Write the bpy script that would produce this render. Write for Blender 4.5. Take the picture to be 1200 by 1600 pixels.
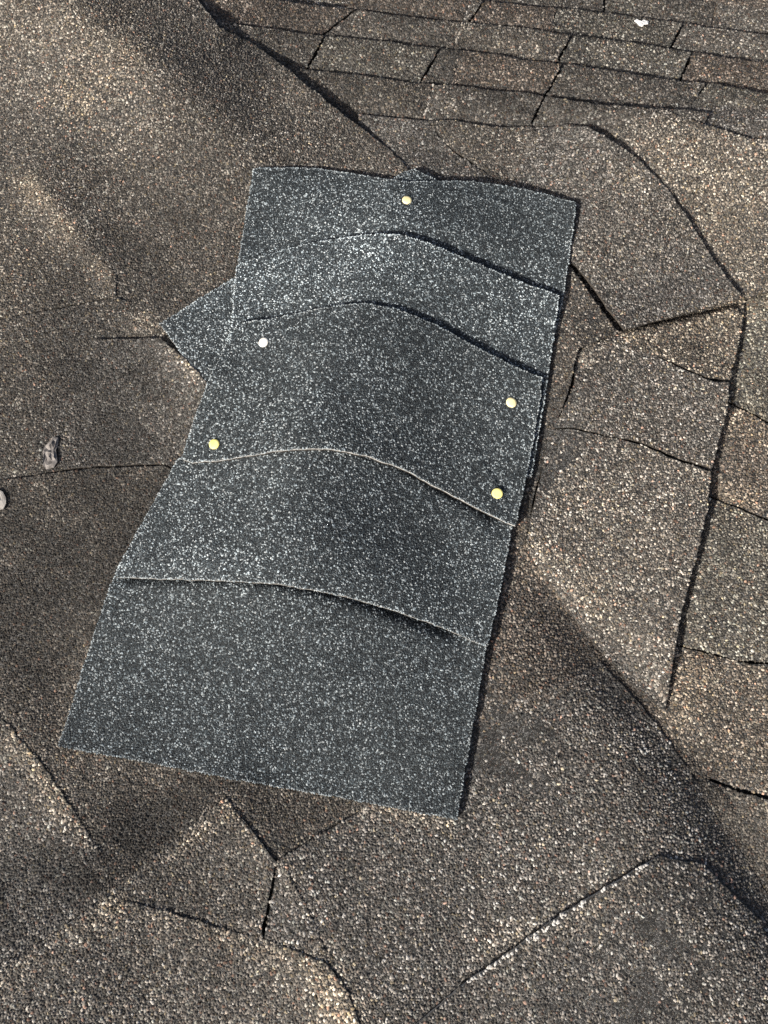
import bpy, math, random
import numpy as np
from mathutils import Vector, Matrix

# ------------------------------------------------------------------ camera, sky, sun, exposure
scene = bpy.context.scene
for o in list(bpy.data.objects):
    bpy.data.objects.remove(o)
TILT = math.radians(14.0)
DIST = 0.70
FPX = 1209.0                         # focal length in pixels of the 1200 x 1600 photograph
CAM = np.array([0.0, -DIST * math.sin(TILT), DIST * math.cos(TILT)])
cam_d = bpy.data.cameras.new('camera')
cam = bpy.data.objects.new('camera', cam_d)
scene.collection.objects.link(cam)
cam.location = CAM
cam.rotation_euler = (TILT, 0, 0)
cam_d.sensor_fit = 'VERTICAL'
cam_d.sensor_height = 24.0
cam_d.lens = 24.0 * FPX / 1600.0
cam_d.clip_start = 0.01
cam_d.clip_end = 200.0
scene.camera = cam

SUN_EL = math.radians(29.0)
SUN_AZ = math.radians(228.0)         # clockwise from +Y: the sun stands behind the camera, a little to the left
world = bpy.data.worlds.new('World')
scene.world = world
world.use_nodes = True
wn = world.node_tree
for n in list(wn.nodes):
    wn.nodes.remove(n)
sky = wn.nodes.new('ShaderNodeTexSky')
sky.sky_type = 'NISHITA'
sky.sun_disc = False
sky.sun_elevation = SUN_EL
sky.sun_rotation = SUN_AZ
sky.air_density = 0.8
sky.dust_density = 5.0
sky.ozone_density = 0.4
bg = wn.nodes.new('ShaderNodeBackground')
bg.inputs['Strength'].default_value = 0.085
wo = wn.nodes.new('ShaderNodeOutputWorld')
wn.links.new(sky.outputs[0], bg.inputs[0])
wn.links.new(bg.outputs[0], wo.inputs[0])
sun_d = bpy.data.lights.new('sun', 'SUN')
sun_d.energy = 5.0
sun_d.angle = math.radians(1.2)
sun_d.color = (1.0, 0.955, 0.89)
sun = bpy.data.objects.new('sun', sun_d)
scene.collection.objects.link(sun)
sdir = Vector((math.sin(SUN_AZ) * math.cos(SUN_EL), math.cos(SUN_AZ) * math.cos(SUN_EL), math.sin(SUN_EL)))
sun.rotation_euler = sdir.to_track_quat('Z', 'Y').to_euler()
sun.location = sdir * 5

scene.view_settings.view_transform = 'Standard'
scene.view_settings.look = 'None'
scene.view_settings.exposure = 0.6
scene.view_settings.gamma = 1.0
scene.render.engine = 'CYCLES'
scene.cycles.use_denoising = False
scene.cycles.max_bounces = 4
scene.cycles.diffuse_bounces = 2

rng = np.random.default_rng(7)
random.seed(7)

# ------------------------------------------------------------------ geometry of the place
ct, st = math.cos(TILT), math.sin(TILT)
RIGHT = np.array([1.0, 0, 0]); UP = np.array([0, ct, st]); FWD = np.array([0, st, -ct])


def rays(uv):
    uv = np.asarray(uv, float)
    a = (uv[:, 0] - 600.0) / FPX
    b = (800.0 - uv[:, 1]) / FPX
    return a[:, None] * RIGHT + b[:, None] * UP + FWD


def flat(uv):
    """traced points of the photograph as points on the roof plane z = 0"""
    d = rays(uv)
    t = -CAM[2] / d[:, 2]
    return (CAM + d * t[:, None])[:, :2]


def polyline_dist(P, L):
    """distance, side (+ left of the walking direction) and walk parameter 0..1 of points P to polyline L"""
    best = np.full(len(P), 1e9); side = np.zeros(len(P)); par = np.zeros(len(P))
    seg = np.diff(L, axis=0); ln = np.hypot(seg[:, 0], seg[:, 1]); cum = np.concatenate([[0], np.cumsum(ln)])
    for i in range(len(seg)):
        d = seg[i] / ln[i]
        r = P - L[i]
        t = np.clip(r @ d, 0, ln[i])
        q = r - t[:, None] * d
        dist = np.hypot(q[:, 0], q[:, 1])
        c = d[0] * r[:, 1] - d[1] * r[:, 0]
        m = dist < best
        best[m] = dist[m]; side[m] = np.sign(c[m]); par[m] = ((cum[i] + t) / cum[-1])[m]
    return best, side, par


# folds and hollows of the old roof: (traced line, heights along it in metres, reach on the left, reach on the right)
FOLDS = [
    # long fold running down from the upper left
    ([(-160, -150), (50, -10), (190, 105), (300, 190), (400, 262), (470, 320)], [.034, .034, .033, .030, .022, .004], .095, .12),
    # hump under the new shingles
    ([(655, 235), (632, 300), (615, 372), (572, 478), (486, 700), (425, 905), (385, 1080), (365, 1200)],
     [.004, .014, .024, .026, .024, .016, .005, .0], .12, .09),
    # hollow along the lower right
    ([(815, 840), (845, 895), (885, 955), (935, 1028), (995, 1090), (1050, 1150)], [-.003, -.007, -.010, -.0105, -.0095, -.004], .07, .036),
    ([(1000, 1090), (1060, 1160), (1110, 1225), (1195, 1370), (1290, 1540)], [-.004, -.013, -.018, -.019, -.018], .09, .050),
    # crest on the right, beyond which the roof falls away
    ([(860, 235), (930, 225), (985, 225), (1060, 232), (1150, 232), (1260, 215), (1400, 200)], [.002, .010, .016, .021, .022, .022, .022], .07, .12),
    # fold between the two lower shingles
    ([(365, 1236), (300, 1290), (172, 1400), (40, 1490), (-150, 1630)], [.003, .008, .012, .012, .011], .030, .062),
    ([(350, 1242), (395, 1300), (432, 1350), (470, 1400)], [.002, .004, .004, .002], .036, .026),
    # rounded end of the bottom shingle
    ([(180, 1408), (300, 1440), (420, 1475), (505, 1505), (545, 1560), (580, 1660), (600, 1760)], [.001, .002, .003, .0045, .005, .005, .005], .05, .030),
    # left curled shingle ends
    ([(30, 270), (62, 290), (120, 362), (172, 432), (190, 470)], [.001, .004, .0035, .0045, .001], .040, .026),
    ([(-40, 1080), (30, 1150), (105, 1255), (150, 1325)], [.004, .006, .006, .002], .060, .040),
    ([(200, 500), (262, 545), (322, 600), (310, 640)], [.000, .004, .006, .002], .045, .016),
    # lit shoulder right of the hollow
    ([(835, 850), (880, 905), (940, 950), (1000, 990)], [.003, .006, .005, .001], .05, .03),
]
FOLDS = [(flat(l), np.array(h), a, b) for l, h, a, b in FOLDS]
WAVES = []
wr = np.random.default_rng(21)
for wl, amp in [(.60, .0040), (.42, .0030), (.30, .0020), (.20, .0011), (.14, .0006), (.09, .0003), (.06, .00016)]:
    for k in range(2):
        an = wr.uniform(0, math.tau)
        WAVES.append((math.cos(an) / wl * math.tau, math.sin(an) / wl * math.tau, wr.uniform(0, math.tau), amp * .75))


def H(P, waves=1.0):
    """height of the roof over its plane; it falls away beyond the fold at the top"""
    z = np.zeros(len(P))
    for kx, ky, ph, a in WAVES:
        z += waves * a * np.sin(kx * P[:, 0] + ky * P[:, 1] + ph + 1.3 * np.sin(ky * P[:, 0] * .37 - kx * P[:, 1] * .41 + ph))
    for L, h, wl, wr_ in FOLDS:
        d, s, t = polyline_dist(P, L)
        seg = np.hypot(*np.diff(L, axis=0).T); cum = np.concatenate([[0], np.cumsum(seg)]) / seg.sum()
        amp = np.interp(t, cum, h)
        w = np.where(s > 0, wl, wr_)
        x = np.minimum(d / w, 3.0)
        z += amp * np.exp(-(np.sqrt(x * x + .09) - .3) * 1.25 - .25 * x * x)
    far = np.clip(P[:, 1] - .36, 0, None)
    z -= .15 * far * far / (far + .22)
    return z


def drape(uv, off):
    """traced points laid on the roof surface, off = height above it"""
    d = rays(uv)
    off = np.asarray(off, float)
    z = np.zeros(len(d))
    for it in range(30):
        t = (z - CAM[2]) / d[:, 2]
        p = CAM + d * t[:, None]
        z = .5 * z + .5 * (H(p[:, :2]) + off)
    return p[:, :2]


# ------------------------------------------------------------------ materials
def mat_granule(name, ramp, scale, grout, wear, tint, rough=.85, bump=.5, speck=None, stain=None, density=.0):
    m = bpy.data.materials.new(name)
    m.use_nodes = True
    nt = m.node_tree; N = nt.nodes; L = nt.links
    for n in list(N):
        N.remove(n)
    out = N.new('ShaderNodeOutputMaterial'); bs = N.new('ShaderNodeBsdfPrincipled')
    L.new(bs.outputs[0], out.inputs[0])
    bs.inputs['Roughness'].default_value = rough
    bs.inputs['Specular IOR Level'].default_value = .25
    tc = N.new('ShaderNodeTexCoord'); oi = N.new('ShaderNodeObjectInfo')

    def math_(op, a, b=None, c=None, clamp=False):
        n = N.new('ShaderNodeMath'); n.operation = op; n.use_clamp = clamp
        for i, x in enumerate((a, b, c)):
            if x is None: continue
            if isinstance(x, (int, float)): n.inputs[i].default_value = x
            else: L.new(x, n.inputs[i])
        return n.outputs[0]

    def noise(vec, sc, detail=3, rough_=.55):
        n = N.new('ShaderNodeTexNoise'); n.noise_dimensions = '2D'; n.inputs['Scale'].default_value = sc
        n.inputs['Detail'].default_value = detail; n.inputs['Roughness'].default_value = rough_
        L.new(vec, n.inputs['Vector']); return n.outputs['Fac']

    def mix(fac, a, b, mode='MIX'):
        n = N.new('ShaderNodeMix'); n.data_type = 'RGBA'; n.blend_type = mode
        if isinstance(fac, (int, float)): n.inputs[0].default_value = fac
        else: L.new(fac, n.inputs[0])
        for i, x in ((6, a), (7, b)):
            if isinstance(x, tuple): n.inputs[i].default_value = (*x, 1)
            else: L.new(x, n.inputs[i])
        return n.outputs[2]

    def ramp_(fac, stops, interp='LINEAR'):
        n = N.new('ShaderNodeValToRGB'); n.color_ramp.interpolation = interp
        el = n.color_ramp.elements
        while len(el) < len(stops): el.new(.5)
        for e, (p, c) in zip(el, stops):
            e.position = p; e.color = (*c, 1) if isinstance(c, tuple) else (c, c, c, 1)
        L.new(fac, n.inputs[0]); return n.outputs[0]

    # every shingle takes its own stretch of the granule field
    comb = N.new('ShaderNodeCombineXYZ')
    L.new(math_('MULTIPLY', oi.outputs['Random'], 37.0), comb.inputs[0])
    L.new(math_('MULTIPLY', oi.outputs['Random'], -23.0), comb.inputs[1])
    add = N.new('ShaderNodeVectorMath'); add.operation = 'ADD'
    L.new(tc.outputs['Object'], add.inputs[0]); L.new(comb.outputs[0], add.inputs[1])
    v = add.outputs[0]; w = tc.outputs['Object']
    # granules: two sizes of crushed stone pressed into bitumen
    vo = N.new('ShaderNodeTexVoronoi'); vo.voronoi_dimensions = '2D'; vo.inputs['Scale'].default_value = scale; vo.inputs['Randomness'].default_value = 1
    L.new(v, vo.inputs['Vector'])
    sep = N.new('ShaderNodeSeparateColor'); L.new(vo.outputs['Color'], sep.inputs[0])
    r1, r2, r3 = sep.outputs
    ve = N.new('ShaderNodeTexVoronoi'); ve.voronoi_dimensions = '2D'; ve.feature = 'DISTANCE_TO_EDGE'; ve.inputs['Scale'].default_value = scale
    L.new(v, ve.inputs['Vector'])
    edge = ve.outputs['Distance']
    # uneven thickness of the granule cover
    big = noise(w, 7.0, 4, .6); mid = noise(v, 32.0, 4, .6); fine = noise(v, 130.0, 2)
    dens = math_('ADD', math_('MULTIPLY', math_('SUBTRACT', big, .5), wear), math_('MULTIPLY', math_('SUBTRACT', mid, .5), wear * .8))
    dens = math_('ADD', dens, math_('MULTIPLY', math_('SUBTRACT', fine, .5), wear * .5))
    val = math_('ADD', math_('ADD', r1, dens), density, clamp=True)
    col = ramp_(val, ramp)
    # hue of single granules
    hue = ramp_(r2, tint, 'CONSTANT')
    col = mix(1.0, col, hue, 'MULTIPLY')
    # bitumen between granules
    g = math_('SUBTRACT', 1.0, math_('MULTIPLY', math_('SUBTRACT', edge, .015), 1 / .10), clamp=True)
    col = mix(math_('MULTIPLY', g, grout), col, (.013, .012, .011))
    if stain:
        sn = noise(w, stain[0], 5, .62)
        f = ramp_(sn, [(stain[1], 0.0), (stain[2], 1.0)])
        col = mix(math_('MULTIPLY', f, stain[3]), col, stain[4])
    if speck:
        # bald scuffed places where granules are gone
        sp = noise(v, speck[0], 4, .7)
        f = ramp_(sp, [(speck[1], 0.0), (speck[2], 1.0)])
        bald = math_('MULTIPLY', f, speck[3])
        col = mix(bald, col, speck[4])
    # each shingle a little different
    tone = math_('ADD', math_('MULTIPLY', oi.outputs['Random'], .34), .83)
    cc = N.new('ShaderNodeCombineColor')
    for i in range(3): L.new(tone, cc.inputs[i])
    col = mix(1.0, col, cc.outputs[0], 'MULTIPLY')
    L.new(col, bs.inputs['Base Color'])
    # relief of the granules
    hgt = math_('ADD', math_('MULTIPLY', math_('MINIMUM', edge, .32), 1.5), math_('MULTIPLY', r3, .55))
    bp = N.new('ShaderNodeBump'); bp.inputs['Strength'].default_value = bump
    bp.inputs['Distance'].default_value = 1.0 / scale
    L.new(hgt, bp.inputs['Height']); L.new(bp.outputs[0], bs.inputs['Normal'])
    return m


def mat_plain(name, c1, c2, sc, rough=.8, bump=0.0, metallic=0.0):
    m = bpy.data.materials.new(name)
    m.use_nodes = True
    nt = m.node_tree; N = nt.nodes; L = nt.links
    bs = N['Principled BSDF']
    bs.inputs['Specular IOR Level'].default_value = .2; bs.inputs['Roughness'].default_value = rough; bs.inputs['Metallic'].default_value = metallic
    tc = N.new('ShaderNodeTexCoord'); n = N.new('ShaderNodeTexNoise')
    n.inputs['Scale'].default_value = sc; n.inputs['Detail'].default_value = 4; n.inputs['Roughness'].default_value = .65
    L.new(tc.outputs['Object'], n.inputs['Vector'])
    r = N.new('ShaderNodeValToRGB')
    r.color_ramp.elements[0].position = .34; r.color_ramp.elements[0].color = (*c1, 1)
    r.color_ramp.elements[1].position = .66; r.color_ramp.elements[1].color = (*c2, 1)
    L.new(n.outputs['Fac'], r.inputs[0]); L.new(r.outputs[0], bs.inputs['Base Color'])
    if bump:
        b = N.new('ShaderNodeBump'); b.inputs['Strength'].default_value = bump; b.inputs['Distance'].default_value = .001
        L.new(n.outputs['Fac'], b.inputs['Height']); L.new(b.outputs[0], bs.inputs['Normal'])
    return m


def mat_stone(name, ramp, tint, wear, stain=None, hot=1.0):
    """crushed stone granules: value and hue come with each granule, dirt, painted light and painted shade from the place it lies in"""
    m = bpy.data.materials.new(name)
    m.use_nodes = True
    nt = m.node_tree; N = nt.nodes; L = nt.links
    bs = N['Principled BSDF']
    bs.inputs['Roughness'].default_value = .8
    bs.inputs['Specular IOR Level'].default_value = .3
    tc = N.new('ShaderNodeTexCoord'); oi = N.new('ShaderNodeObjectInfo')
    at = N.new('ShaderNodeAttribute'); at.attribute_name = 'stone'
    sep = N.new('ShaderNodeSeparateXYZ'); L.new(at.outputs['Vector'], sep.inputs[0])

    def math_(op, a, b=None, clamp=False):
        n = N.new('ShaderNodeMath'); n.operation = op; n.use_clamp = clamp
        for i, x in enumerate((a, b)):
            if x is None: continue
            if isinstance(x, (int, float)): n.inputs[i].default_value = x
            else: L.new(x, n.inputs[i])
        return n.outputs[0]

    def noise(sc, detail, rough):
        n = N.new('ShaderNodeTexNoise'); n.noise_dimensions = '2D'; n.inputs['Scale'].default_value = sc
        n.inputs['Detail'].default_value = detail; n.inputs['Roughness'].default_value = rough
        L.new(tc.outputs['Object'], n.inputs['Vector']); return n.outputs['Fac']

    def ramp_(fac, stops, interp='LINEAR'):
        n = N.new('ShaderNodeValToRGB'); n.color_ramp.interpolation = interp
        el = n.color_ramp.elements
        while len(el) < len(stops): el.new(.5)
        for e, (p, c) in zip(el, stops):
            e.position = p; e.color = (*c, 1) if isinstance(c, tuple) else (c, c, c, 1)
        L.new(fac, n.inputs[0]); return n.outputs[0]

    def mix(fac, a, b, mode='MIX'):
        n = N.new('ShaderNodeMix'); n.data_type = 'RGBA'; n.blend_type = mode
        if isinstance(fac, (int, float)): n.inputs[0].default_value = fac
        else: L.new(fac, n.inputs[0])
        for i, x in ((6, a), (7, b)):
            if isinstance(x, tuple): n.inputs[i].default_value = (*x, 1)
            else: L.new(x, n.inputs[i])
        return n.outputs[2]

    big = noise(9.0, 5, .62); fine = noise(95.0, 2, .5)
    val = math_('ADD', sep.outputs[0], math_('MULTIPLY', math_('SUBTRACT', big, .5), wear))
    val = math_('ADD', val, math_('MULTIPLY', math_('SUBTRACT', fine, .5), wear * .7))
    val = math_('ADD', val, math_('MULTIPLY', math_('SUBTRACT', oi.outputs['Random'], .5), wear * .3), clamp=True)
    col = mix(1.0, ramp_(val, ramp), ramp_(sep.outputs[1], tint, 'CONSTANT'), 'MULTIPLY')
    if stain:
        f = ramp_(noise(stain[0], 5, .62), [(stain[1], 0.0), (stain[2], 1.0)])
        col = mix(math_('MULTIPLY', f, stain[3]), col, stain[4])
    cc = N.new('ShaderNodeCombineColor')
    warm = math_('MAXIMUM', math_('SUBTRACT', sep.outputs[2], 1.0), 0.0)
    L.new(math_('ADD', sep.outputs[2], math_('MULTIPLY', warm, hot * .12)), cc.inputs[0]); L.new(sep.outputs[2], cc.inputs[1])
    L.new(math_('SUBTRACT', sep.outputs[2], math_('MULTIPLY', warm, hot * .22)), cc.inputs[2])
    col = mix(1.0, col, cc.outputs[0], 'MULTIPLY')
    col = mix(1.0, col, oi.outputs['Color'], 'MULTIPLY')
    L.new(col, bs.inputs['Base Color'])
    return m


OLD_RAMP = [(0.0, (.036, .032, .027)), (.30, (.078, .0705, .0615)), (.62, (.132, .1195, .1045)), (.84, (.212, .194, .171)), (.95, (.345, .32, .283)), (1.0, (.52, .49, .44))]
OLD_TINT = [(0, (1.0, 1.0, 1.0)), (.46, (1.02, .99, .95)), (.70, (1.05, .96, .90)), (.80, (.95, 1.0, .98)), (.93, (1.12, 1.02, .80)), (.97, (1.2, .85, .72))]
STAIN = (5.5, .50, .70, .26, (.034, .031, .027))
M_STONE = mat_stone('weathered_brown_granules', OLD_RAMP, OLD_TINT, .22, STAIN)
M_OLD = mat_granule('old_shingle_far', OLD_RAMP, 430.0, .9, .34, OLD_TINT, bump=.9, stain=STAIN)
NEW_RAMP = [(0.0, (.018, .020, .021)), (.42, (.042, .047, .050)), (.70, (.076, .085, .088)), (.82, (.145, .154, .155)), (.93, (.29, .30, .298)), (1.0, (.47, .48, .47))]
NEW_TINT = [(0, (.92, 1.0, 1.04)), (.5, (.89, 1.0, 1.07)), (.8, (.96, 1.0, 1.02))]
M_NEWSTONE = mat_stone('charcoal_granules', NEW_RAMP, NEW_TINT, .20, hot=0.0)
M_BITUMEN = mat_granule('old_bitumen', [(0.0, (.016, .0155, .015)), (.5, (.046, .045, .043)), (.8, (.098, .096, .092)), (1.0, (.18, .175, .165))], 900.0, .6, .5, OLD_TINT, bump=.7)
M_NEWBIT = mat_granule('new_bitumen', [(0.0, (.012, .013, .014)), (.6, (.030, .033, .034)), (.9, (.06, .065, .066)), (1.0, (.2, .2, .2))], 1000.0, .6, .2, NEW_TINT, bump=.7)
M_EDGE = mat_plain('weathered_cut_edge', (.016, .015, .013), (.06, .052, .044), 300.0)
M_TORN = mat_plain('torn_fibre_edge', (.25, .24, .22), (.55, .53, .49), 260.0)
M_CUT = mat_plain('fresh_cut_edge', (.14, .145, .145), (.62, .62, .60), 520.0)
M_BRASS = mat_plain('yellow_nail_head', (.80, .69, .20), (.88, .78, .30), 160.0, rough=.45)
M_CREAM = mat_plain('cream_nail_head', (.82, .70, .36), (.90, .79, .48), 160.0, rough=.45)
M_WHITE = mat_plain('white_nail_head', (.80, .76, .66), (.88, .85, .77), 160.0, rough=.45)
M_LEAF = mat_plain('grey_dry_leaf', (.10, .092, .086), (.27, .25, .235), 210.0, bump=.6)
M_PALE = mat_plain('pale_chip', (.24, .22, .20), (.46, .43, .39), 210.0, bump=.4)
M_DROP = mat_plain('white_dropping', (.66, .65, .62), (.86, .85, .83), 120.0)


# ------------------------------------------------------------------ draped sheets
def inside(P, poly):
    x, y = P[:, 0], P[:, 1]
    r = np.zeros(len(P), bool)
    j = len(poly) - 1
    for i in range(len(poly)):
        xi, yi = poly[i]; xj, yj = poly[j]
        if yi != yj:
            c = ((yi > y) != (yj > y)) & (x < (xj - xi) * (y - yi) / (yj - yi) + xi)
            r ^= c
        j = i
    return r


def nearest_on(P, poly):
    best = np.full(len(P), 1e9); Q = P.copy()
    for i in range(len(poly)):
        a = poly[i]; b = poly[(i + 1) % len(poly)]
        d = b - a; l2 = d @ d
        if l2 < 1e-14: continue
        t = np.clip(((P - a) @ d) / l2, 0, 1)
        q = a + t[:, None] * d
        dd = ((P - q) ** 2).sum(1)
        m = dd < best
        best[m] = dd[m]; Q[m] = q[m]
    return Q, np.sqrt(best)


IDW_STEP = .02


def lift_at(P, base, lifts, inner=()):
    wsum = np.zeros(len(P)); off = np.zeros(len(P))
    for L in inner:
        L = np.array(L, float); q = flat(L[:, :2])
        d, sd, t = polyline_dist(P, q)
        seg = np.hypot(*np.diff(q, axis=0).T); cum = np.concatenate([[0], np.cumsum(seg)]) / seg.sum()
        ww = 3.0 / (d * d + 6e-6) ** 1.5
        wsum += ww; off += ww * np.interp(t, cum, L[:, 2])
    for i in range(len(base)):
        j = (i + 1) % len(base)
        n = max(2, int(np.hypot(*(base[j] - base[i])) / IDW_STEP))
        for k in range(n):
            s = k / n
            q = base[i] + (base[j] - base[i]) * s
            d2 = (P[:, 0] - q[0]) ** 2 + (P[:, 1] - q[1]) ** 2 + 1e-5
            ww = 1.0 / (d2 * np.sqrt(d2))
            wsum += ww; off += ww * (lifts[i] + (lifts[j] - lifts[i]) * s)
    return off / wsum / 1000.0


def to_pixel(P3):
    r = P3 - CAM
    f = r @ FWD
    return 600 + FPX * (r @ RIGHT) / f, 800 - FPX * (r @ UP) / f


bn = np.random.default_rng(5)
BALD = [(bn.uniform(-1, 1, 2) / wl * math.tau, bn.uniform(0, math.tau), a) for wl, a in [(.16, 1), (.11, 1), (.07, .9), (.045, .8), (.03, .7), (.02, .5), (.014, .4)] for _ in range(2)]


def bald_noise(P):
    z = np.zeros(len(P))
    for k, ph, a in BALD:
        z += a * np.sin(P @ k + ph + 1.7 * np.sin(P @ k[::-1] * .6 + ph * 2))
    return z / 2.2


# scuffed places: traced centre, reach in metres, how bare
SCUFFS = [((790, 1190), .045, .75), ((770, 1120), .025, .5), ((1010, 1480), .05, .6), ((960, 1560), .05, .5), ((1090, 1410), .035, .4), ((640, 1420), .05, .25), ((860, 690), .03, .7), ((850, 730), .02, .7), ((915, 520), .04, .35), ((120, 200), .06, .2)]
SCUFFS = [(flat([c])[0], r, k) for c, r, k in SCUFFS]
MARGIN = 70
# dirt and clean rubbed edges, plus painted shade on slopes and light on crests: traced line, reach in metres, tone (below 1 grime and painted shade, above 1 fresh pale granules and painted light)
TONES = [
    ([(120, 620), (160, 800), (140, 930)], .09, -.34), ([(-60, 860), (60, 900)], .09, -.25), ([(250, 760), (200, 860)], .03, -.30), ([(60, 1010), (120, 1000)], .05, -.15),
    ([(230, 620), (200, 680)], .035, -.22), ([(200, 1260), (300, 1240), (470, 1290)], .035, -.20), ([(-60, 1460), (20, 1420), (90, 1372), (150, 1345), (200, 1325)], .030, -.50), ([(230, 1310), (310, 1245)], .016, -.25),  # includes the shaded slope left of the lower fold, painted darker
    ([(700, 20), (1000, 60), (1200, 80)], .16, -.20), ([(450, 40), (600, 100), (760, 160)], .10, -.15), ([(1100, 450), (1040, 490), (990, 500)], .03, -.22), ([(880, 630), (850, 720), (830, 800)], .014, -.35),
    ([(850, 920), (890, 980), (930, 1025), (1010, 1105)], .014, -.30), ([(1090, 1200), (1160, 1300), (1220, 1400)], .024, -.30), ([(760, 170), (850, 185), (930, 200)], .03, -.15),  # includes the shaded side of the hollow, painted darker
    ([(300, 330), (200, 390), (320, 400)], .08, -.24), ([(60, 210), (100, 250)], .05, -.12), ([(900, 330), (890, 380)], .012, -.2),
    ([(358, 1262), (300, 1312), (230, 1368), (190, 1398)], .009, .50), ([(20, 1520), (100, 1470), (165, 1420)], .010, .30), ([(20, 1150), (60, 1200), (110, 1270), (140, 1318)], .005, .45), ([(352, 1258), (385, 1292), (405, 1318)], .011, .60), ([(190, 1410), (300, 1445), (430, 1490)], .010, .30), ([(495, 1512), (525, 1545), (548, 1590)], .018, .55),  # rubbed edges of the lower shingles, with sunlight on them painted in
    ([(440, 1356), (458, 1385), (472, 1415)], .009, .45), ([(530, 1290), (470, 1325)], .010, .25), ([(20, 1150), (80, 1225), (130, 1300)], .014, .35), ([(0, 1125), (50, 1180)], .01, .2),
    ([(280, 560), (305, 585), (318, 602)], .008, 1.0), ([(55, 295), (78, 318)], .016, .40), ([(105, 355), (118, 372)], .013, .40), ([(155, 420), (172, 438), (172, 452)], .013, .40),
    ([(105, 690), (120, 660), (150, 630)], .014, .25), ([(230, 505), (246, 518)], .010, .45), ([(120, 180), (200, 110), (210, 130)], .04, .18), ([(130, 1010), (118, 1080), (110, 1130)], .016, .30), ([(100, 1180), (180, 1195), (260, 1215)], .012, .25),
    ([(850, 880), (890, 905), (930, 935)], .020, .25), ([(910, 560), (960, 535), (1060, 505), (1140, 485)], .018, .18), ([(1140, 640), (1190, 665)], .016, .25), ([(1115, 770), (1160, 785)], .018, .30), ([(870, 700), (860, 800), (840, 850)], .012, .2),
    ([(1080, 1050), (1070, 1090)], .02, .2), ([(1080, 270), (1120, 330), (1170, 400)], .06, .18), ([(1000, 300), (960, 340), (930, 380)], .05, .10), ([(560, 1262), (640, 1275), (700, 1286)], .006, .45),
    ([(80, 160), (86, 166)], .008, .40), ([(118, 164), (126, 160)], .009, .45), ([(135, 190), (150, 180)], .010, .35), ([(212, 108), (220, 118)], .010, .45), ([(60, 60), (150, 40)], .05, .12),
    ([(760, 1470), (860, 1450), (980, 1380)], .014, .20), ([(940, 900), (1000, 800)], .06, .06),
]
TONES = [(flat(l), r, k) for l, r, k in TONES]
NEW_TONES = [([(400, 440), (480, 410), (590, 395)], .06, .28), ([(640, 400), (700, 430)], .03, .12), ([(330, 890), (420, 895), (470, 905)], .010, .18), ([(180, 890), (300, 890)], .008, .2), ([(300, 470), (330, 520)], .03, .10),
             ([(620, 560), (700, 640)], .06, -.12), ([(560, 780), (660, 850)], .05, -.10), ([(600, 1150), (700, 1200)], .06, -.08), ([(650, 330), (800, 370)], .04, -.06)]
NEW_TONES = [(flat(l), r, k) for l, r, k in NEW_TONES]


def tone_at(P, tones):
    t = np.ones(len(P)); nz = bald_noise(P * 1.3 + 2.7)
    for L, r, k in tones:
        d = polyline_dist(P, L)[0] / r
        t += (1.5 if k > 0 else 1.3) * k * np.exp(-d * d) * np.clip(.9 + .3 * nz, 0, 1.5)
    return np.clip(t, .35, 2.2)


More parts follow.
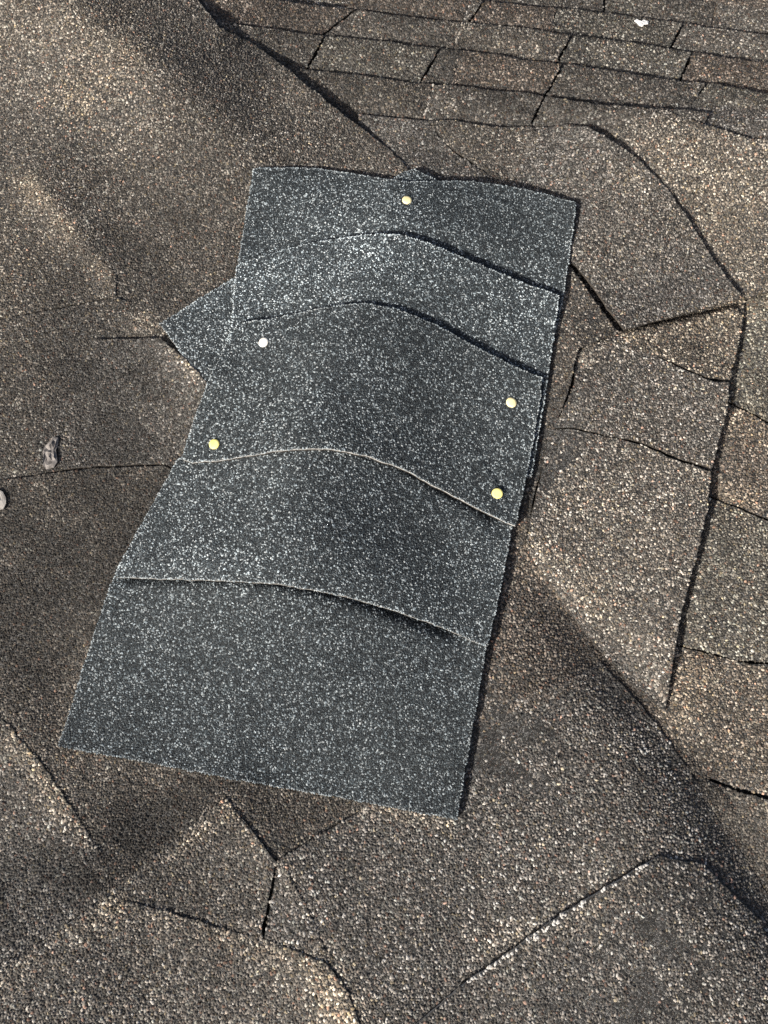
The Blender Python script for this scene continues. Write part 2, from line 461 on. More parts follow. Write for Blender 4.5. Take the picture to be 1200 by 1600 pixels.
def sheet(name, pts, thick, mats, res=.004, spacing=.0024, solid=False, rough_edge=.00045, parent=None, label=None, covers=(), scuff=True, rim=0.0, tone=1.0, inner=(), pale=None, hue_=None, spread=0.0, pale_w=1.0):
    """one shingle: traced outline (x, y, lift in mm) laid on the roof as a sheet with real thickness, set with stone granules.
    mats = bare sheet, cut edge, granules, plain sheet outside the granule zone"""
    pts = np.array(pts, float)
    base = drape(pts[:, :2], pts[:, 2] / 1000.0)
    poly = []
    for i in range(len(base)):
        a, b = base[i], base[(i + 1) % len(base)]
        n = max(1, int(np.hypot(*(b - a)) / .005))
        nd = np.array([-(b - a)[1], (b - a)[0]]); nd /= max(1e-9, np.hypot(*nd))
        for k in range(n):
            q = a + (b - a) * k / n
            if k: q = q + nd * rng.normal(0, rough_edge)
            poly.append(q)
    poly = np.array(poly)
    # height field of this sheet on a regular grid
    g = .004
    lo, hi = poly.min(0) - 3 * g, poly.max(0) + 3 * g
    gx = np.arange(lo[0], hi[0] + g, g); gy = np.arange(lo[1], hi[1] + g, g)
    GX, GY = np.meshgrid(gx, gy)
    GP = np.column_stack([GX.ravel(), GY.ravel()])
    ZG = (H(GP) + lift_at(GP, base, pts[:, 2], inner)).reshape(GX.shape)
    DY, DX = np.gradient(ZG, g)

    def bil(A, P):
        fx = np.clip((P[:, 0] - gx[0]) / g, 0, len(gx) - 1.001); fy = np.clip((P[:, 1] - gy[0]) / g, 0, len(gy) - 1.001)
        i = fx.astype(int); j = fy.astype(int); fx -= i; fy -= j
        return (A[j, i] * (1 - fx) + A[j, i + 1] * fx) * (1 - fy) + (A[j + 1, i] * (1 - fx) + A[j + 1, i + 1] * fx) * fy

    # sheet surface
    dy = res * .866
    ny = int((hi[1] - lo[1]) / dy) + 2; nx = int((hi[0] - lo[0]) / res) + 3
    jj, ii = np.mgrid[0:ny, 0:nx]
    P = np.stack([(lo[0] + (ii + .5 * (jj % 2)) * res).ravel(), (lo[1] + jj * dy).ravel()], 1)
    P += rng.uniform(-.2, .2, P.shape) * res
    ins = inside(P, poly)
    idx = np.arange(ny * nx).reshape(ny, nx)
    a = idx[:-1, :-1]; b = idx[:-1, 1:]; c = idx[1:, :-1]; d = idx[1:, 1:]
    even = (jj[:-1, :-1] % 2 == 0)
    t1 = np.where(even[..., None], np.stack([a, b, c], -1), np.stack([a, b, d], -1)).reshape(-1, 3)
    t2 = np.where(even[..., None], np.stack([b, d, c], -1), np.stack([a, d, c], -1)).reshape(-1, 3)
    T = np.concatenate([t1, t2])
    T = T[ins[T].any(1)]
    used = np.unique(T)
    outv = used[~ins[used]]
    P[outv] = nearest_on(P[outv], poly)[0]
    remap = np.full(ny * nx, -1); remap[used] = np.arange(len(used))
    T = remap[T]; P = P[used]
    e1 = P[T[:, 1]] - P[T[:, 0]]; e2 = P[T[:, 2]] - P[T[:, 0]]
    T = T[(e1[:, 0] * e2[:, 1] - e1[:, 1] * e2[:, 0]) > 1e-10]
    Z = bil(ZG, P)
    V = np.column_stack([P, Z])
    n = len(V)
    E = np.concatenate([T[:, [0, 1]], T[:, [1, 2]], T[:, [2, 0]]])
    key = np.sort(E, 1); kk = key[:, 0].astype(np.int64) * n + key[:, 1]
    u, inv, ct_ = np.unique(kk, return_inverse=True, return_counts=True)
    B = E[ct_[inv] == 1]
    bv = np.unique(B)
    parts_v = [V]; parts_f = [T]
    pu, pv = to_pixel(V)
    near = (pu > -MARGIN) & (pu < 1200 + MARGIN) & (pv > -MARGIN) & (pv < 1600 + MARGIN)
    parts_m = [np.where(near[T].all(1), 0, 3)]
    nv = n
    # cut edge, in an upper rim and a lower band
    prev = np.arange(n)
    for depth, mi in ([(rim, 1), (thick, 4)] if rim else [(thick, 1)]):
        low = V[bv].copy(); low[:, 2] -= depth
        li = np.full(n, -1); li[bv] = nv + np.arange(len(bv))
        parts_v.append(low); nv += len(bv)
        W1 = np.stack([prev[B[:, 1]], prev[B[:, 0]], li[B[:, 0]]], 1); W2 = np.stack([prev[B[:, 1]], li[B[:, 0]], li[B[:, 1]]], 1)
        parts_f += [W1, W2]; parts_m += [np.full(len(B), mi)] * 2
        prev = li
    if solid:
        low = V.copy(); low[:, 2] -= thick + .00005
        parts_v.append(low); parts_f.append(T[:, ::-1] + nv); parts_m.append(np.full(len(T), 4 if rim else 1)); nv += n
    # granules
    sx, sy = spacing, spacing * .866
    ny = int((hi[1] - lo[1]) / sy) + 1; nx = int((hi[0] - lo[0]) / sx) + 1
    jj, ii = np.mgrid[0:ny, 0:nx]
    Q = np.stack([(lo[0] + (ii + .5 * (jj % 2)) * sx).ravel(), (lo[1] + jj * sy).ravel()], 1)
    Q += rng.uniform(-.36, .36, Q.shape) * spacing
    Q = Q[inside(Q, poly)]
    qz = bil(ZG, Q)
    pu, pv = to_pixel(np.column_stack([Q, qz]))
    keep = (pu > -MARGIN) & (pu < 1200 + MARGIN) & (pv > -MARGIN) & (pv < 1600 + MARGIN)
    Q = Q[keep]
    for cp in covers:
        if len(Q) == 0: break
        inn = inside(Q, cp)
        if inn.any():
            deep = nearest_on(Q[inn], cp)[1] > .012
            k2 = np.ones(len(Q), bool); k2[np.where(inn)[0][deep]] = False
            Q = Q[k2]
    if scuff and len(Q):
        bare = .05 + .10 * np.clip(bald_noise(Q) - .6, 0, 1.5)
        bn_ = bald_noise(Q * 2.3 + 5.1)
        for c, r, k in SCUFFS:
            dd = np.hypot(*(Q - c).T) / r
            bare += k * np.exp(-dd * dd) * np.clip(.75 + .6 * bn_, 0, 1.6)
        Q = Q[rng.uniform(0, 1, len(Q)) > bare]
    m = len(Q)
    val = rng.uniform(0, 1, m); hue = rng.uniform(0, 1, m)
    if spread:
        # coarser stone: more very dark and very pale granules
        val = np.where(val < .5, val * (1 - .12 * spread), val * .97)
    if m:
        z = bil(ZG, Q); dx = bil(DX, Q); dyv = bil(DY, Q)
        rad = spacing * .56 * np.clip(rng.normal(1, .17, m), .6, 1.5)
        if not scuff:
            rad *= np.where(val > .78, 1.12, .95)
            edge = nearest_on(Q, poly)[1] < rng.uniform(.0007, .0019, m)
            val[edge] = np.maximum(val[edge], rng.uniform(.80, 1.0, edge.sum()))
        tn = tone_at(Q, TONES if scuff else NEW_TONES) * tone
        if pale:
            # frayed pale mat along a torn edge
            pd, _, pt = polyline_dist(Q, drape(np.array(pale, float), [.004] * len(pale)))
            wdt = .0013 + .0009 * np.sin(pt * 31) * np.sin(pt * 13 + 1) + .0016 * np.exp(-((pt - .55) / .08) ** 2)
            pm = (pd < wdt * pale_w) & (rng.uniform(0, 1, m) < .85)
            val[pm] = 1.0 if pale_w == 1.0 else .93; hue[pm] = .1; tn[pm] = 1.05 if pale_w == 1.0 else .8; rad[pm] *= 1.15
        hgt = rad * rng.uniform(.55, 1.0, m)
        nr = 5
        ang = rng.uniform(0, math.tau, m)[:, None] + np.arange(nr)[None] * math.tau / nr + rng.uniform(-.35, .35, (m, nr))
        asp = rng.uniform(.72, 1.3, m); rot = rng.uniform(0, math.tau, m)
        rr = rad[:, None] * rng.uniform(.8, 1.2, (m, nr))
        lx = rr * np.cos(ang); ly = rr * np.sin(ang)
        cx, sn = np.cos(rot)[:, None], np.sin(rot)[:, None]
        ax = (lx * cx + ly * sn) * asp[:, None]; ay = (-lx * sn + ly * cx) / asp[:, None]
        ox = ax * cx - ay * sn; oy = ax * sn + ay * cx
        ring = np.stack([Q[:, 0:1] + ox, Q[:, 1:2] + oy, z[:, None] + dx[:, None] * ox + dyv[:, None] * oy - .00008], -1)
        # flat-topped stones: apex leans over the surface normal
        il = 1 / np.sqrt(1 + dx ** 2 + dyv ** 2)
        apx = rng.uniform(-.25, .25, (m, 2)) * rad[:, None]
        apex = np.stack([Q[:, 0] + apx[:, 0] - dx * il * hgt, Q[:, 1] + apx[:, 1] - dyv * il * hgt, z + dx * apx[:, 0] + dyv * apx[:, 1] + il * hgt], -1)
        GV = np.concatenate([ring, apex[:, None]], 1).reshape(-1, 3)
        b0 = nv + np.arange(m)[:, None] * (nr + 1)
        F = np.stack([np.stack([b0[:, 0] + k, b0[:, 0] + (k + 1) % nr, b0[:, 0] + nr], -1) for k in range(nr)], 1).reshape(-1, 3)
        parts_v.append(GV); parts_f.append(F); parts_m.append(np.full(len(F), 2))
    VV = np.concatenate(parts_v); FF = np.concatenate(parts_f); mi = np.concatenate(parts_m)
    me = bpy.data.meshes.new(name)
    me.vertices.add(len(VV)); me.vertices.foreach_set('co', VV.ravel().astype(np.float32))
    me.loops.add(len(FF) * 3); me.loops.foreach_set('vertex_index', FF.ravel().astype(np.int32))
    me.polygons.add(len(FF)); me.polygons.foreach_set('loop_start', np.arange(0, len(FF) * 3, 3, dtype=np.int32))
    for mt in mats: me.materials.append(mt)
    me.polygons.foreach_set('material_index', mi.astype(np.int32))
    me.polygons.foreach_set('use_smooth', (mi == 2))
    at = me.attributes.new('stone', 'FLOAT_VECTOR', 'POINT')
    sv = np.zeros((len(VV), 3), np.float32)
    if m:
        sv[nv:, 0] = np.repeat(val, 6); sv[nv:, 1] = np.repeat(hue, 6)
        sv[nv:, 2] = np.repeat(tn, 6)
    at.data.foreach_set('vector', sv.ravel())
    me.update(calc_edges=True)
    o = bpy.data.objects.new(name, me)
    scene.collection.objects.link(o)
    if hue_ is None and scuff:
        k = random.uniform(-1, 1)
        hue_ = (1 + .03 * k, 1.0, 1 - .05 * k)
    if hue_: o.color = (*hue_, 1)
    if parent: o.parent = parent
    if label: o['label'] = label
    TRI[0] += len(FF)
    return o


TRI = [0]


def mesh_obj(name, verts, faces, mats, parent=None, smooth=False):
    me = bpy.data.meshes.new(name)
    me.from_pydata([tuple(map(float, v)) for v in verts], [], faces)
    for m in (mats if isinstance(mats, list) else [mats]): me.materials.append(m)
    if smooth:
        me.polygons.foreach_set('use_smooth', [True] * len(me.polygons))
    me.update()
    o = bpy.data.objects.new(name, me)
    scene.collection.objects.link(o)
    if parent: o.parent = parent
    return o


# ------------------------------------------------------------------ the roof
def roof_base():
    xs = np.concatenate([np.linspace(-3, -.75, 24)[:-1], np.arange(-.75, .75, .012), np.linspace(.75, 3, 24)])
    ys = np.concatenate([np.linspace(-2.2, -.8, 16)[:-1], np.arange(-.8, 1.1, .012), np.linspace(1.1, 4.5, 30)])
    X, Y = np.meshgrid(xs, ys)
    P = np.column_stack([X.ravel(), Y.ravel()])
    z = H(P) - .0075
    nx = len(xs); f = []
    for j in range(len(ys) - 1):
        for i in range(nx - 1):
            a = j * nx + i
            f.append((a, a + 1, a + nx + 1, a + nx))
    o = mesh_obj('roof', np.column_stack([P, z]), f, M_OLD, smooth=True)
    o['kind'] = 'structure'
    return o


roof = roof_base()
OLD = [M_BITUMEN, M_EDGE, M_STONE, M_OLD, M_EDGE]
TORN = [M_BITUMEN, M_TORN, M_STONE, M_OLD, M_EDGE]
PATCH_AREA = drape(np.array([(396, 263), (640, 270), (900, 316), (860, 590), (806, 822), (714, 1281), (90, 1166), (178, 900), (280, 716), (322, 600), (372, 430)], float), [.01] * 11)


def old(pts, thick=.003, mats=OLD, spacing=.0021, **k):
    return sheet('shingle', pts, thick, mats, spacing=spacing, parent=roof, covers=[PATCH_AREA], **k)


# rows that run across the top: upper outlines are the thick butt edges (raised), the near side slips under the next row
R_A = [(1000, -12), (1117, 4), (1200, 13), (1360, 34)]
R_B = [(560, -24), (700, -6), (760, 2), (795, 5), (840, 11), (895, 14), (945, 20), (995, 27), (1062, 34), (1090, 40), (1140, 47), (1200, 54), (1360, 76)]
R_C = [(240, -32), (430, -1), (510, 10), (560, 15), (615, 24), (675, 31), (750, 37), (807, 42), (870, 52), (940, 61), (1020, 72), (1087, 82), (1140, 91), (1200, 97), (1360, 120)]
R_D = [(240, 22), (372, 39), (430, 45), (462, 51), (500, 55), (550, 60), (605, 65), (635, 71), (690, 75), (740, 81), (770, 85), (820, 94), (867, 99), (895, 101), (930, 107), (1000, 118), (1060, 127), (1105, 130), (1150, 137), (1200, 146), (1360, 168)]
R_E = [(300, 88), (420, 100), (505, 112), (557, 117), (625, 127), (655, 131), (705, 133), (755, 140), (820, 145), (850, 150), (885, 155), (925, 162), (970, 165), (1015, 170), (1060, 170), (1150, 182), (1360, 205)]
R_F = [(420, 160), (570, 178), (620, 185), (667, 189), (707, 187), (747, 195), (785, 199), (825, 197), (900, 205), (1000, 222), (1100, 235)]


def row_y(R, x):
    return float(np.interp(x, [p[0] for p in R], [p[1] for p in R]))


def tab(R, Rn, x0t, x0b, x1t, x1b, lift=5.0, under=14, dl=0.0, tone=1.0, pale=None):
    """one tab: butt edge along R between x0t..x1t, its near side under the next row Rn"""
    up = [(x, y) for x, y in R if x0t < x < x1t]
    up = [(x0t, row_y(R, x0t))] + up + [(x1t, row_y(R, x1t))]
    yb0, yb1 = row_y(Rn, x0b) + under, row_y(Rn, x1b) + under
    s0 = (x0b - x0t) / max(1, row_y(Rn, x0b) - row_y(R, x0t)); s1 = (x1b - x1t) / max(1, row_y(Rn, x1b) - row_y(R, x1t))
    p = [(x, y, lift + dl) for x, y in up]
    p += [(x1b + s1 * under, yb1, -2.0), (x0b + s0 * under, yb0, -2.0)]
    p = p[::-1]
    # traced clockwise or not, the sheet builder needs no order
    return old(p, thick=.0048, spacing=.0023, tone=tone, pale=pale, pale_w=.75,
               hue_=random.choice([(1.0, 1.0, 1.0), (1.07, .98, .93), (.98, 1.0, .98), (1.02, 1.0, .97), (1.0, 1.0, 1.0)]))


# joints: (x at butt edge, x at the foot of the tab), gap in pixels is left open between neighbours
G = 2.2
ROWS = [
    (R_A, R_B, [(1000, 985), (1120, 1112), (1360, 1345)]),
    (R_B, R_C, [(560, 537), (736, 722), (757, 733), (868, 864), (1068, 1048), (1360, 1340)]),
    (R_C, R_D, [(240, 215), (392, 370), (557, 502), (722, 708), (894, 870), (922, 905), (1082, 1062), (1360, 1335)]),
    (R_D, R_E, [(240, 205), (508, 480), (688, 656), (718, 705), (881, 852), (1105, 1075), (1360, 1330)]),
    (R_E, R_F, [(430, 380), (676, 660), (851, 829), (1110, 1085)]),
]
R_T = [(500, -78), (700, -58), (945, -34), (1100, -14), (1360, 12)]
ROWS.insert(0, (R_T, R_B, [(700, 640), (948, 944), (1102, 1090), (1360, 1350)]))
TIGHT = {(736, 722), (868, 864), (392, 370), (722, 708), (922, 905), (718, 705), (676, 660)}
for R, Rn, J in ROWS:
    for k in range(len(J) - 1):
        (a, b), (c, d) = J[k], J[k + 1]
        ga = .25 if J[k] in TIGHT else G
        gc = .25 if J[k + 1] in TIGHT else G
        tab(R, Rn, a + ga, b + ga, c - gc, d - gc, dl=random.uniform(-.5, 1.0), tone=random.uniform(.64, 1.02),
            pale=[(a, row_y(R, a)), ((a + b) / 2, (row_y(R, a) + row_y(Rn, b)) / 2), (b, row_y(Rn, b))] if J[k] in TIGHT else None)

# shingle between the rows and the patch, split by a crack
old([(560, 178, 3), (620, 185, 4), (667, 189, 4), (697, 228, 4), (768, 278, 4), (800, 330, 3), (640, 400, 1), (560, 260, 1)], tone=0.85)
old([(669, 189, 4), (707, 187, 4), (747, 195, 4.5), (785, 199, 4.5), (828, 197, 4), (900, 260, 3), (900, 330, 2), (804, 330, 3), (771, 275, 4.4), (699, 226, 4.2)], tone=0.92)
# big upper left shingle whose far edge stands off the rows
old([(-170, -140, 3.4), (120, -140, 5.1), (262, -60, 5.44), (320, 14, 10), (345, 44, 12), (385, 62, 7), (420, 86, 7.5), (450, 108, 11), (480, 134, 13), (520, 166, 10), (560, 196, 8), (605, 230, 4.62), (665, 290, 4.25),
     (700, 420, 1.7), (420, 540, 1.7), (252, 545, 1.7), (100, 520, 1.4), (-170, 540, 1.0)])
# left shingle with a curled corner
old([(-170, 318, 3.3), (0, 291, 3.3), (58, 283, 2.6), (85, 312, 2.2), (118, 360, 2.0), (150, 398, 2.0), (182, 430, 2.4), (181, 462, 3.0), (90, 480, 3.6), (0, 497, 3.6), (-170, 525, 3.4)], tone=.9)
# left shingle under it
old([(-170, 528.5, 3.3), (0, 500, 3.4), (90, 483, 3.6), (183, 464.5, 3.6), (215, 478, 1.4), (252, 524, 1.4), (300, 560, 1.4), (260, 760, 1.4), (60, 790, 1.7), (-170, 800, 2)], tone=0.76)
# left shingle with the lit lip beside the patch
old([(146, 531, 5.2), (200, 529, 5.8), (250, 528, 6), (285, 556, 8), (310, 582, 9), (326, 602, 9), (345, 660, 3), (300, 745, 2.5), (258, 724, 4.6), (160, 727, 4.8), (72, 736, 4.8), (45, 700, 4.6), (95, 620, 4.6)], tone=0.72)
# left shingle in the middle, running under the lower end of the patch
old([(-170, 775, 4), (20, 748, 3.6), (72, 740, 4.2), (160, 731, 4.4), (256, 728, 4.2), (300, 748, 2), (420, 760, 1), (600, 1250, .6), (600, 1330, .4), (470, 1400, .6), (350, 1290, 2), (180, 1420, 2), (120, 1380, 2), (-60, 1150, 2), (-170, 1080, 3)], tone=0.74, hue_=(1.03, 1.0, .96))
# lower left shingle
old([(-170, 980, 2.85), (-60, 1062, 2.85), (0, 1120, 2.85), (60, 1188, 3.08), (108, 1258, 3.08), (152, 1326, 2.62), (190, 1400, 1.5), (120, 1470, 1.27), (-170, 1690, 1.5)], tone=1.02, spacing=.0023, spread=1.0)
# three-cornered shingle under the foot of the patch
old([(352, 1246, 3.3), (392, 1296, 3.3), (431, 1346, 3.3), (420, 1400, 3.3), (409, 1456, 2.8), (420, 1510, 1.05), (180, 1450, 1.05), (60, 1480, 1.55), (172, 1396, 2.8), (260, 1322, 3.3)], tone=0.84, spacing=.0023, spread=1.0)
# small wedge beside it
old([(436, 1344, 3.3), (454, 1372, 3.6), (478, 1416, 2.8), (522, 1520, 1.3), (412, 1530, 1.05), (414, 1458, 2.6), (425, 1400, 3.1)], tone=.95, spacing=.0023, spread=1.0)
# bottom shingle with the rounded end
old([(168, 1398, 3.01), (240, 1420, 3.01), (330, 1446, 3.01), (410, 1466, 3.01), (470, 1488, 3.17), (512, 1508, 3.17), (540, 1545, 3.17), (562, 1600, 3.17), (600, 1750, 2.86), (-170, 1750, 2.86), (-170, 1628, 3.17), (0, 1512, 3.17), (90, 1456, 3.17)], tone=1.08, spacing=.0023, spread=1.0)
# wide shingle below the patch on the right
old([(430, 1347, 3.2), (490, 1310, 3.2), (560, 1271, 2.6), (600, 1180, 0.8), (760, 1050, 1.4), (800, 1096, 1.98), (860, 1072, 2.36), (905, 1054, 2.17), (938, 1034, 1.8), (1000, 1100, 2.24), (1060, 1180, 2), (1120, 1270, 2), (1200, 1400, 2), (1330, 1600, 2),
     (1330, 1750, 1.4), (560, 1750, 1.4), (480, 1460, 1.4)], tone=1.04, spacing=.0023, spread=1.0)
# lower right shingle with the torn pale edge
old([(1030, 1338, 4.13), (1006, 1352, 5.12), (940, 1392, 5.74), (862, 1440, 6.36), (800, 1486, 5.74), (722, 1541, 5.12), (640, 1610, 4.5), (560, 1750, 4.5), (1230, 1750, 4.5), (1250, 1600, 4.5), (1190, 1440, 4.19), (1100, 1352, 3.88)], mats=TORN, pale=[(1010, 1350), (940, 1392), (862, 1440), (800, 1486), (722, 1541)], tone=1.06, spacing=.0023, spread=1.0)
# shingle between the patch and the hollow
old([(700, 800, 1), (822, 780, 2), (850, 830, 1), (900, 920, 1), (980, 1000, 0), (1060, 1095, 0), (1050, 1170, 0), (960, 1110, 1), (900, 1075, 2), (800, 1125, 2), (690, 1180, 1)], tone=1.0, hue_=(1.05, .98, .93), spacing=.0023, spread=1.0)
# upper right shingles
old([(835, 200, 3), (880, 194, 6), (922, 200, 10), (960, 222, 11), (986, 240, 7.5), (1040, 292, 4.5), (1076, 342, 7.02), (1112, 402, 7.58), (1160, 464, 9.82), (1080, 486, 9.26), (1000, 508, 9.26), (976, 514, 10.38), (940, 466, 8.14), (898, 410, 7.02), (820, 420, 2.54), (700, 300, 1.98), (760, 235, 3.66)], tone=1.1)
old([(1040, 172, 7), (1105, 196, 6), (1175, 218, 6), (1360, 190, 5), (1360, 440, 4), (1202, 456, 5), (1166, 466, 5), (1100, 470, 1.5), (1000, 330, 1.2), (930, 215, 1)], tone=1.04)
old([(1030, 140, 1), (1180, 150, 2), (1360, 150, 2), (1360, 225, 1), (1180, 250, 1), (1090, 230, 1)])
# small three-cornered shingle beside the patch with its strip
old([(780, 380, 1.5), (889, 414, 3.5), (930, 471, 3.5), (966, 519, 4.5), (938, 530, 5.5), (903, 545, 7), (896, 580, 6), (884, 622, 6), (868, 664, 5), (846, 730, 4.5), (834, 775, 4), (820, 850, 3.5), (760, 870, 1.5)], tone=0.76, hue_=(1.03, 1.0, .96))
# tan shingles on the right
old([(920, 500, -4), (990, 492, -4), (1090, 465, -4), (1168, 448, -3), (1158, 520, 9.5), (1141, 592, 10.5), (1110, 590, 9.4), (1072, 575, 7.6), (1034, 558, 5.8), (980, 540, 4)], inner=[[(975, 508, -4), (1080, 482, -4), (1150, 464, -3)], [(985, 529, 5), (1080, 506, 5.5), (1145, 490, 7)]], tone=1.12, hue_=(1.04, 1.0, .94))
old([(898, 540, -3), (960, 505, -3), (1000, 544, 3), (1034, 561, 5.6), (1072, 579, 7.4), (1110, 595, 9.2), (1140, 597, 10.3), (1136, 640, 10.5), (1112, 732, 10.8), (1060, 715, 9), (1000, 690, 7.4), (940, 678, 6), (892, 667, 5.6), (862, 670, 5.4), (880, 640, 5.6), (898, 600, 5.6)], inner=[[(915, 562, 4.6), (975, 548, 4.6)]], tone=1.06)
old([(859, 672, 5.2), (892, 669.5, 5.4), (940, 681, 5.8), (1000, 694.5, 7.2), (1060, 720, 8.8), (1111, 738, 10.5), (1106, 790, 11), (1088, 870, 11.4), (1066, 950, 11.2), (1050, 1040, 9.5), (1040, 1112, 6), (1000, 1082, 3.4), (930, 1008, 3.4), (888, 950, 4.4), (858, 908, 5.4), (828, 868, 6), (823, 840, 6.4), (838, 770, 6.2), (850, 720, 6)], tone=1.10)
# right-hand column
old([(1110, 480, -6), (1204, 436, -4), (1360, 410, -3), (1360, 716, 3), (1202, 659, 3.6), (1165, 639, 3), (1130, 624, -1), (1090, 630, -6), (1115, 540, -6)], inner=[[(1205, 475, 3), (1188, 560, 3), (1178, 620, 3)]], tone=1.08, hue_=(.97, 1.0, .95))
old([(1085, 618, -6), (1131, 628, -1), (1165, 643, 3), (1202, 663.5, 3.6), (1360, 722, 3), (1360, 870, 3.5), (1200, 810, 3.8), (1160, 793, 3), (1112, 775, -2), (1060, 775, -6)], inner=[[(1172, 670, 3), (1152, 770, 3)]], tone=1.05, hue_=(1.06, 1.0, .95))
old([(1060, 772, -6), (1112, 779, -2), (1160, 797, 3), (1200, 814.5, 3.8), (1360, 875, 3.5), (1360, 1058, 3.5), (1197, 1034, 4), (1158, 1032, 4), (1100, 1017, 1), (1060, 1008, -2), (1010, 1000, -6)], inner=[[(1152, 815, 3), (1128, 900, 3), (1103, 1000, 3)]], tone=1.02, hue_=(.98, 1.0, .96))
old([(1010, 990, -6), (1060, 1010, -2), (1100, 1020, 1), (1158, 1036, 3.8), (1197, 1038, 3.8), (1360, 1062, 3.5), (1360, 1290, 4), (1200, 1243, 5), (1150, 1230, 4.6), (1112, 1216, 3.4), (1060, 1205, .5), (990, 1140, -.5), (990, 1060, -3)], inner=[[(1112, 1040, 3), (1095, 1110, 3)]], tone=1.04, hue_=(1.06, 1.0, .93))
old([(1040, 1190, -1), (1080, 1205, 0), (1112, 1222, 3), (1150, 1237, 4.2), (1200, 1250, 4.6), (1360, 1298, 4), (1360, 1750, 2), (1260, 1700, 0), (1120, 1400, 0), (1060, 1260, 0)], tone=.95)

# ------------------------------------------------------------------ the patch of new shingles
patch = bpy.data.objects.new('shingle_patch', None)
scene.collection.objects.link(patch)
patch['label'] = 'repair patch of overlapping new charcoal shingles nailed over the weathered brown roof'
patch['category'] = 'shingle patch'
NEW = [M_NEWBIT, M_CUT, M_NEWSTONE, M_NEWBIT, M_EDGE]
ABOVE = []


def new(pts, label, thick=.0048, inner=(), tone=1.0):
    o = sheet('shingle', pts, thick, NEW, inner=inner, tone=tone, res=.003, spacing=.00145, solid=True, rough_edge=.0003, parent=patch, label=label, covers=list(ABOVE), scuff=False, rim=.0019)
    ABOVE.append(drape(np.array([p[:2] for p in pts], float), [p[2] / 1000 for p in pts]))
    return o


# built from the uppermost down
nailed = new([(283, 717, 11.52), (300, 665, 12.68), (322, 602, 13.04), (350, 545, 13.4), (372, 504, 15.56), (420, 498, 15.56), (480, 485, 15.92), (530, 476, 17), (575, 474, 17.72), (620, 482, 18.08), (680, 506, 18.08), (740, 540, 17.72), (800, 570, 16.64), (848, 590, 15.92), (842, 640, 13.76), (828, 720, 12.96), (814, 785, 12.6), (806, 822, 12.24), (770, 806, 14.24), (700, 770, 14.24), (630, 733, 14.96), (570, 711, 15.68), (520, 702, 15.68), (480, 701, 15.68), (420, 706, 14.96), (350, 718, 13.88), (300, 723, 13.52)],
             'middle charcoal shingle held by four nails', tone=0.92)
mid = new([(369, 414, 10.44), (420, 396, 14), (480, 380, 14.36), (540, 370, 15.08), (600, 365, 16.52), (630, 367, 17.24), (680, 383, 16.88), (740, 409, 16.16), (810, 438, 15.08), (874, 461, 14.36), (866, 520, 10.8), (856, 590, 10.8), (842, 680, 10.08), (831, 745, 9.36), (780, 730, 8.28), (600, 620, 8.28), (480, 600, 8.28), (340, 600, 9.36), (362, 500, 10.08)],
          'charcoal shingle with pale arched upper edge below the topmost', tone=1.16)
lower = new([(278, 716, 8.28), (400, 660, 8.28), (600, 680, 8.28), (780, 780, 8.28), (800, 822, 8.64), (790, 880, 9), (776, 950, 9.36), (762, 1011, 9.36), (700, 984, 11.56), (620, 955, 12.28), (540, 932, 13), (480, 920, 13.36), (430, 912, 13), (330, 907, 13.72), (240, 904, 12.28), (178, 901, 9), (225, 810, 8.64)],
            'charcoal shingle between the nailed one and the bottom one',
            inner=[[(300, 708, 4.6), (420, 692, 3.88), (520, 690, 3.52), (630, 722, 3.52), (780, 798, 3.88)], [(300, 745, 9.36), (420, 730, 9.72), (520, 728, 9.72), (610, 752, 9.72), (740, 820, 9.72)]])
top = new([(396, 263, 10.12), (450, 261, 11.68), (500, 263, 12.04), (550, 270, 12.04), (600, 279, 12.04), (640, 284, 12.04), (680, 282, 12.76), (740, 283, 13.48), (800, 291, 13.48), (850, 302, 13.12), (900, 316, 12.76), (893, 380, 9.36), (884, 440, 9), (874, 500, 8.64), (860, 540, 8.28), (600, 480, 7.92), (372, 500, 7.92), (370, 420, 7.92), (383, 340, 7.92)],
          'topmost charcoal shingle with one nail and wavy upper edge', tone=0.95)
foot = new([(90, 1166, 5.04), (130, 1040, 5.76), (178, 898, 6.48), (300, 850, 5.76), (430, 860, 5.76), (600, 900, 5.76), (764, 985, 8.08), (752, 1060, 8.08), (735, 1160, 8.08), (714, 1281, 7.72), (560, 1252, 5.76), (400, 1224, 5.76), (240, 1193, 5.76)],
           'bottom charcoal shingle with straight lower edge',
           inner=[[(190, 893, 1.92), (330, 895, 0.48), (430, 900, 0.48), (540, 920, 0.84), (700, 975, 1.92)], [(180, 925, 6.48), (330, 930, 6.48), (430, 938, 6.84), (540, 960, 6.84), (690, 1012, 6.84)]])
rot = new([(249, 506, 7.2), (318, 462, 7.2), (372, 430, 7.2), (480, 364, 6.48), (600, 290, 9.16), (630, 268, 9.16), (648, 264, 9.16), (682, 280, 9.16), (760, 400, 5.76), (842, 610, 6.48), (829, 747, 6.48), (822, 745, 6.48), (760, 720, 5.76), (500, 700, 5.76), (322, 596, 7.92), (285, 556, 7.2)],
          'slanted charcoal shingle with a corner poking out at left', tone=0.95)


def surf_point(u, v, off):
    p = drape([(u, v)], [off])[0]
    e = .004
    q = np.array([p, p + [e, 0], p + [0, e]])
    h = H(q)
    nrm = Vector((-(h[1] - h[0]) / e, -(h[2] - h[0]) / e, 1)).normalized()
    return Vector((p[0], p[1], h[0] + off)), nrm


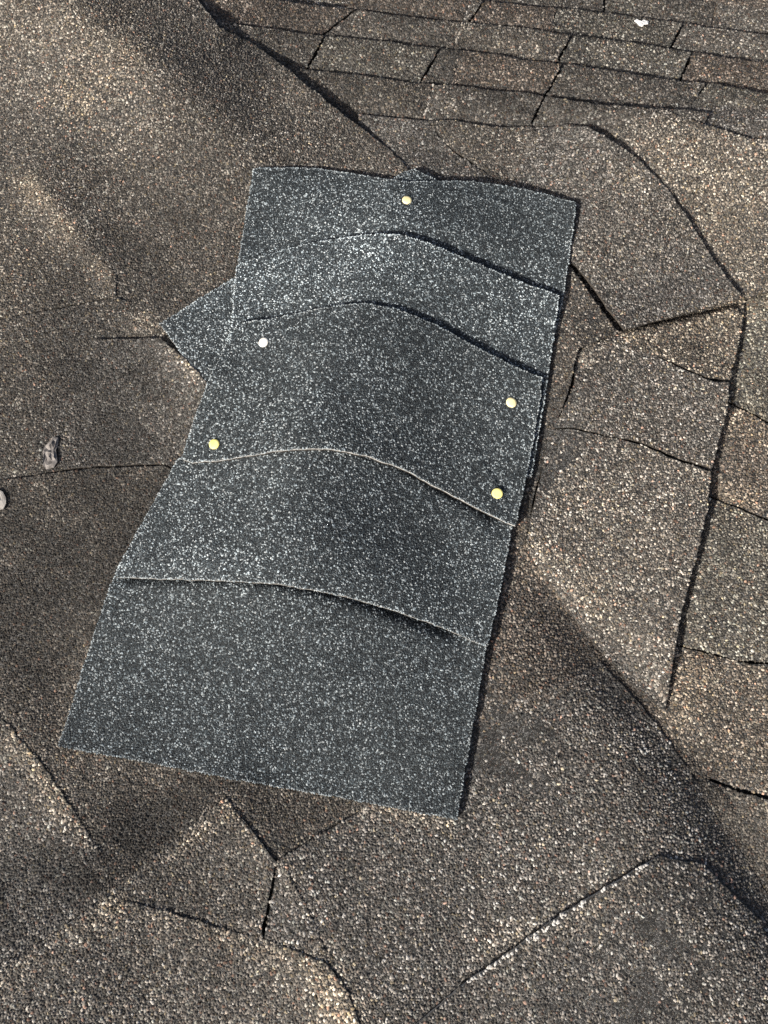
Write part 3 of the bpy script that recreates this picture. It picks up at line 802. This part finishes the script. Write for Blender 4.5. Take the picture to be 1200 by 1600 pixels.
def nail(u, v, off, mat, parent, tilt=(0, 0), label=None, r=.0049):
    p, nrm = surf_point(u, v, off)
    nrm = (nrm + Vector((tilt[0], tilt[1], 0))).normalized()
    rot = nrm.to_track_quat('Z', 'X').to_matrix()
    prof = [(.0016, -.024), (.0016, -.0006), (r * .96, -.0004), (r, .0003), (r * .96, .0008), (r * .6, .00105), (0.0, .00115)]
    n = 20; verts = [p + rot @ Vector((0, 0, -.026))]; faces = []
    for rr, z in prof[:-1]:
        for k in range(n):
            a = math.tau * k / n
            w = 1 + .03 * math.sin(2 * a + u)
            verts.append(p + rot @ Vector((rr * w * math.cos(a), rr * w * math.sin(a), z)))
    verts.append(p + rot @ Vector((0, 0, prof[-1][1])))
    for k in range(n): faces.append((0, 1 + (k + 1) % n, 1 + k))
    for j in range(len(prof) - 2):
        for k in range(n):
            a = 1 + j * n + k; b = 1 + j * n + (k + 1) % n
            faces.append((a, b, b + n, a + n))
    last = 1 + (len(prof) - 2) * n
    for k in range(n): faces.append((last + k, last + (k + 1) % n, len(verts) - 1))
    o = mesh_obj('nail', verts, faces, mat, parent, smooth=True)
    if label: o['label'] = label
    return o


nail(636, 313, .0124, M_CREAM, top, (.0, -.1))
nail(412, 535, .0152, M_WHITE, nailed, (-.1, .05), 'whitish nail head')
nail(799, 629, .0152, M_CREAM, nailed, (.05, 0))
nail(335, 694, .0139, M_BRASS, nailed, (-.05, 0))
nail(777, 771, .0141, M_BRASS, nailed, (.05, -.05))


# ------------------------------------------------------------------ small things lying on the roof
def flake(name, outline, off, mat, label, cat, crumple=.0006, thick=.0009):
    """a small crumpled scrap: outline in traced points"""
    base = drape(np.array(outline, float), [off] * len(outline))
    c = base.mean(0); n = len(base)
    rings = [1.0, .8, .55, .28]
    top_v = []
    rr = np.random.default_rng(len(label))
    for f in rings:
        for b in base:
            p = c + (b - c) * f
            z = H(np.array([p]))[0] + off + (1 - f) * .0010 + rr.normal(0, crumple * (.6 if f == 1 else 1))
            top_v.append((p[0], p[1], z))
    top_v.append((c[0], c[1], H(np.array([c]))[0] + off + .0011))
    nt = len(top_v)
    bot = [(x, y, z - thick) for x, y, z in top_v]
    F = []
    for j in range(len(rings) - 1):
        for k in range(n):
            a, b = j * n + k, j * n + (k + 1) % n
            F += [(a, b, b + n), (a, b + n, a + n)]
    for k in range(n): F.append(((len(rings) - 1) * n + k, (len(rings) - 1) * n + (k + 1) % n, nt - 1))
    F2 = [tuple(nt + i for i in f[::-1]) for f in F]
    W = [(k, nt + k, nt + (k + 1) % n, (k + 1) % n) for k in range(n)]
    o = mesh_obj(name, top_v + bot, F + F2 + W, mat)
    o['label'] = label; o['category'] = cat
    return o


flake('debris_flake', [(72, 733), (67, 726), (68, 716), (66, 705), (70, 697), (77, 690), (84, 682), (91, 684), (90, 694), (87, 703), (89, 713), (90, 722), (84, 730)], .0065, M_LEAF,
      'grey crumpled flake lying on the brown shingles left of the patch', 'debris', .0009)
flake('debris_flake', [(-12, 768), (-4, 764), (4, 768), (9, 778), (9, 787), (5, 795), (-3, 797), (-12, 790)], .0062, M_PALE, 'small pale flake cut off by the left border of the picture', 'debris', .0002)
flake('bird_dropping', [(991, 32), (995, 30), (1001, 33), (1006, 31), (1014, 33), (1013, 37), (1007, 38), (1004, 41), (999, 40), (996, 36)], .0058, M_DROP, 'small white bird dropping on a far shingle row', 'bird dropping', .0003, .0006)
print('TRIANGLES', TRI[0], 'objects', len(bpy.data.objects))
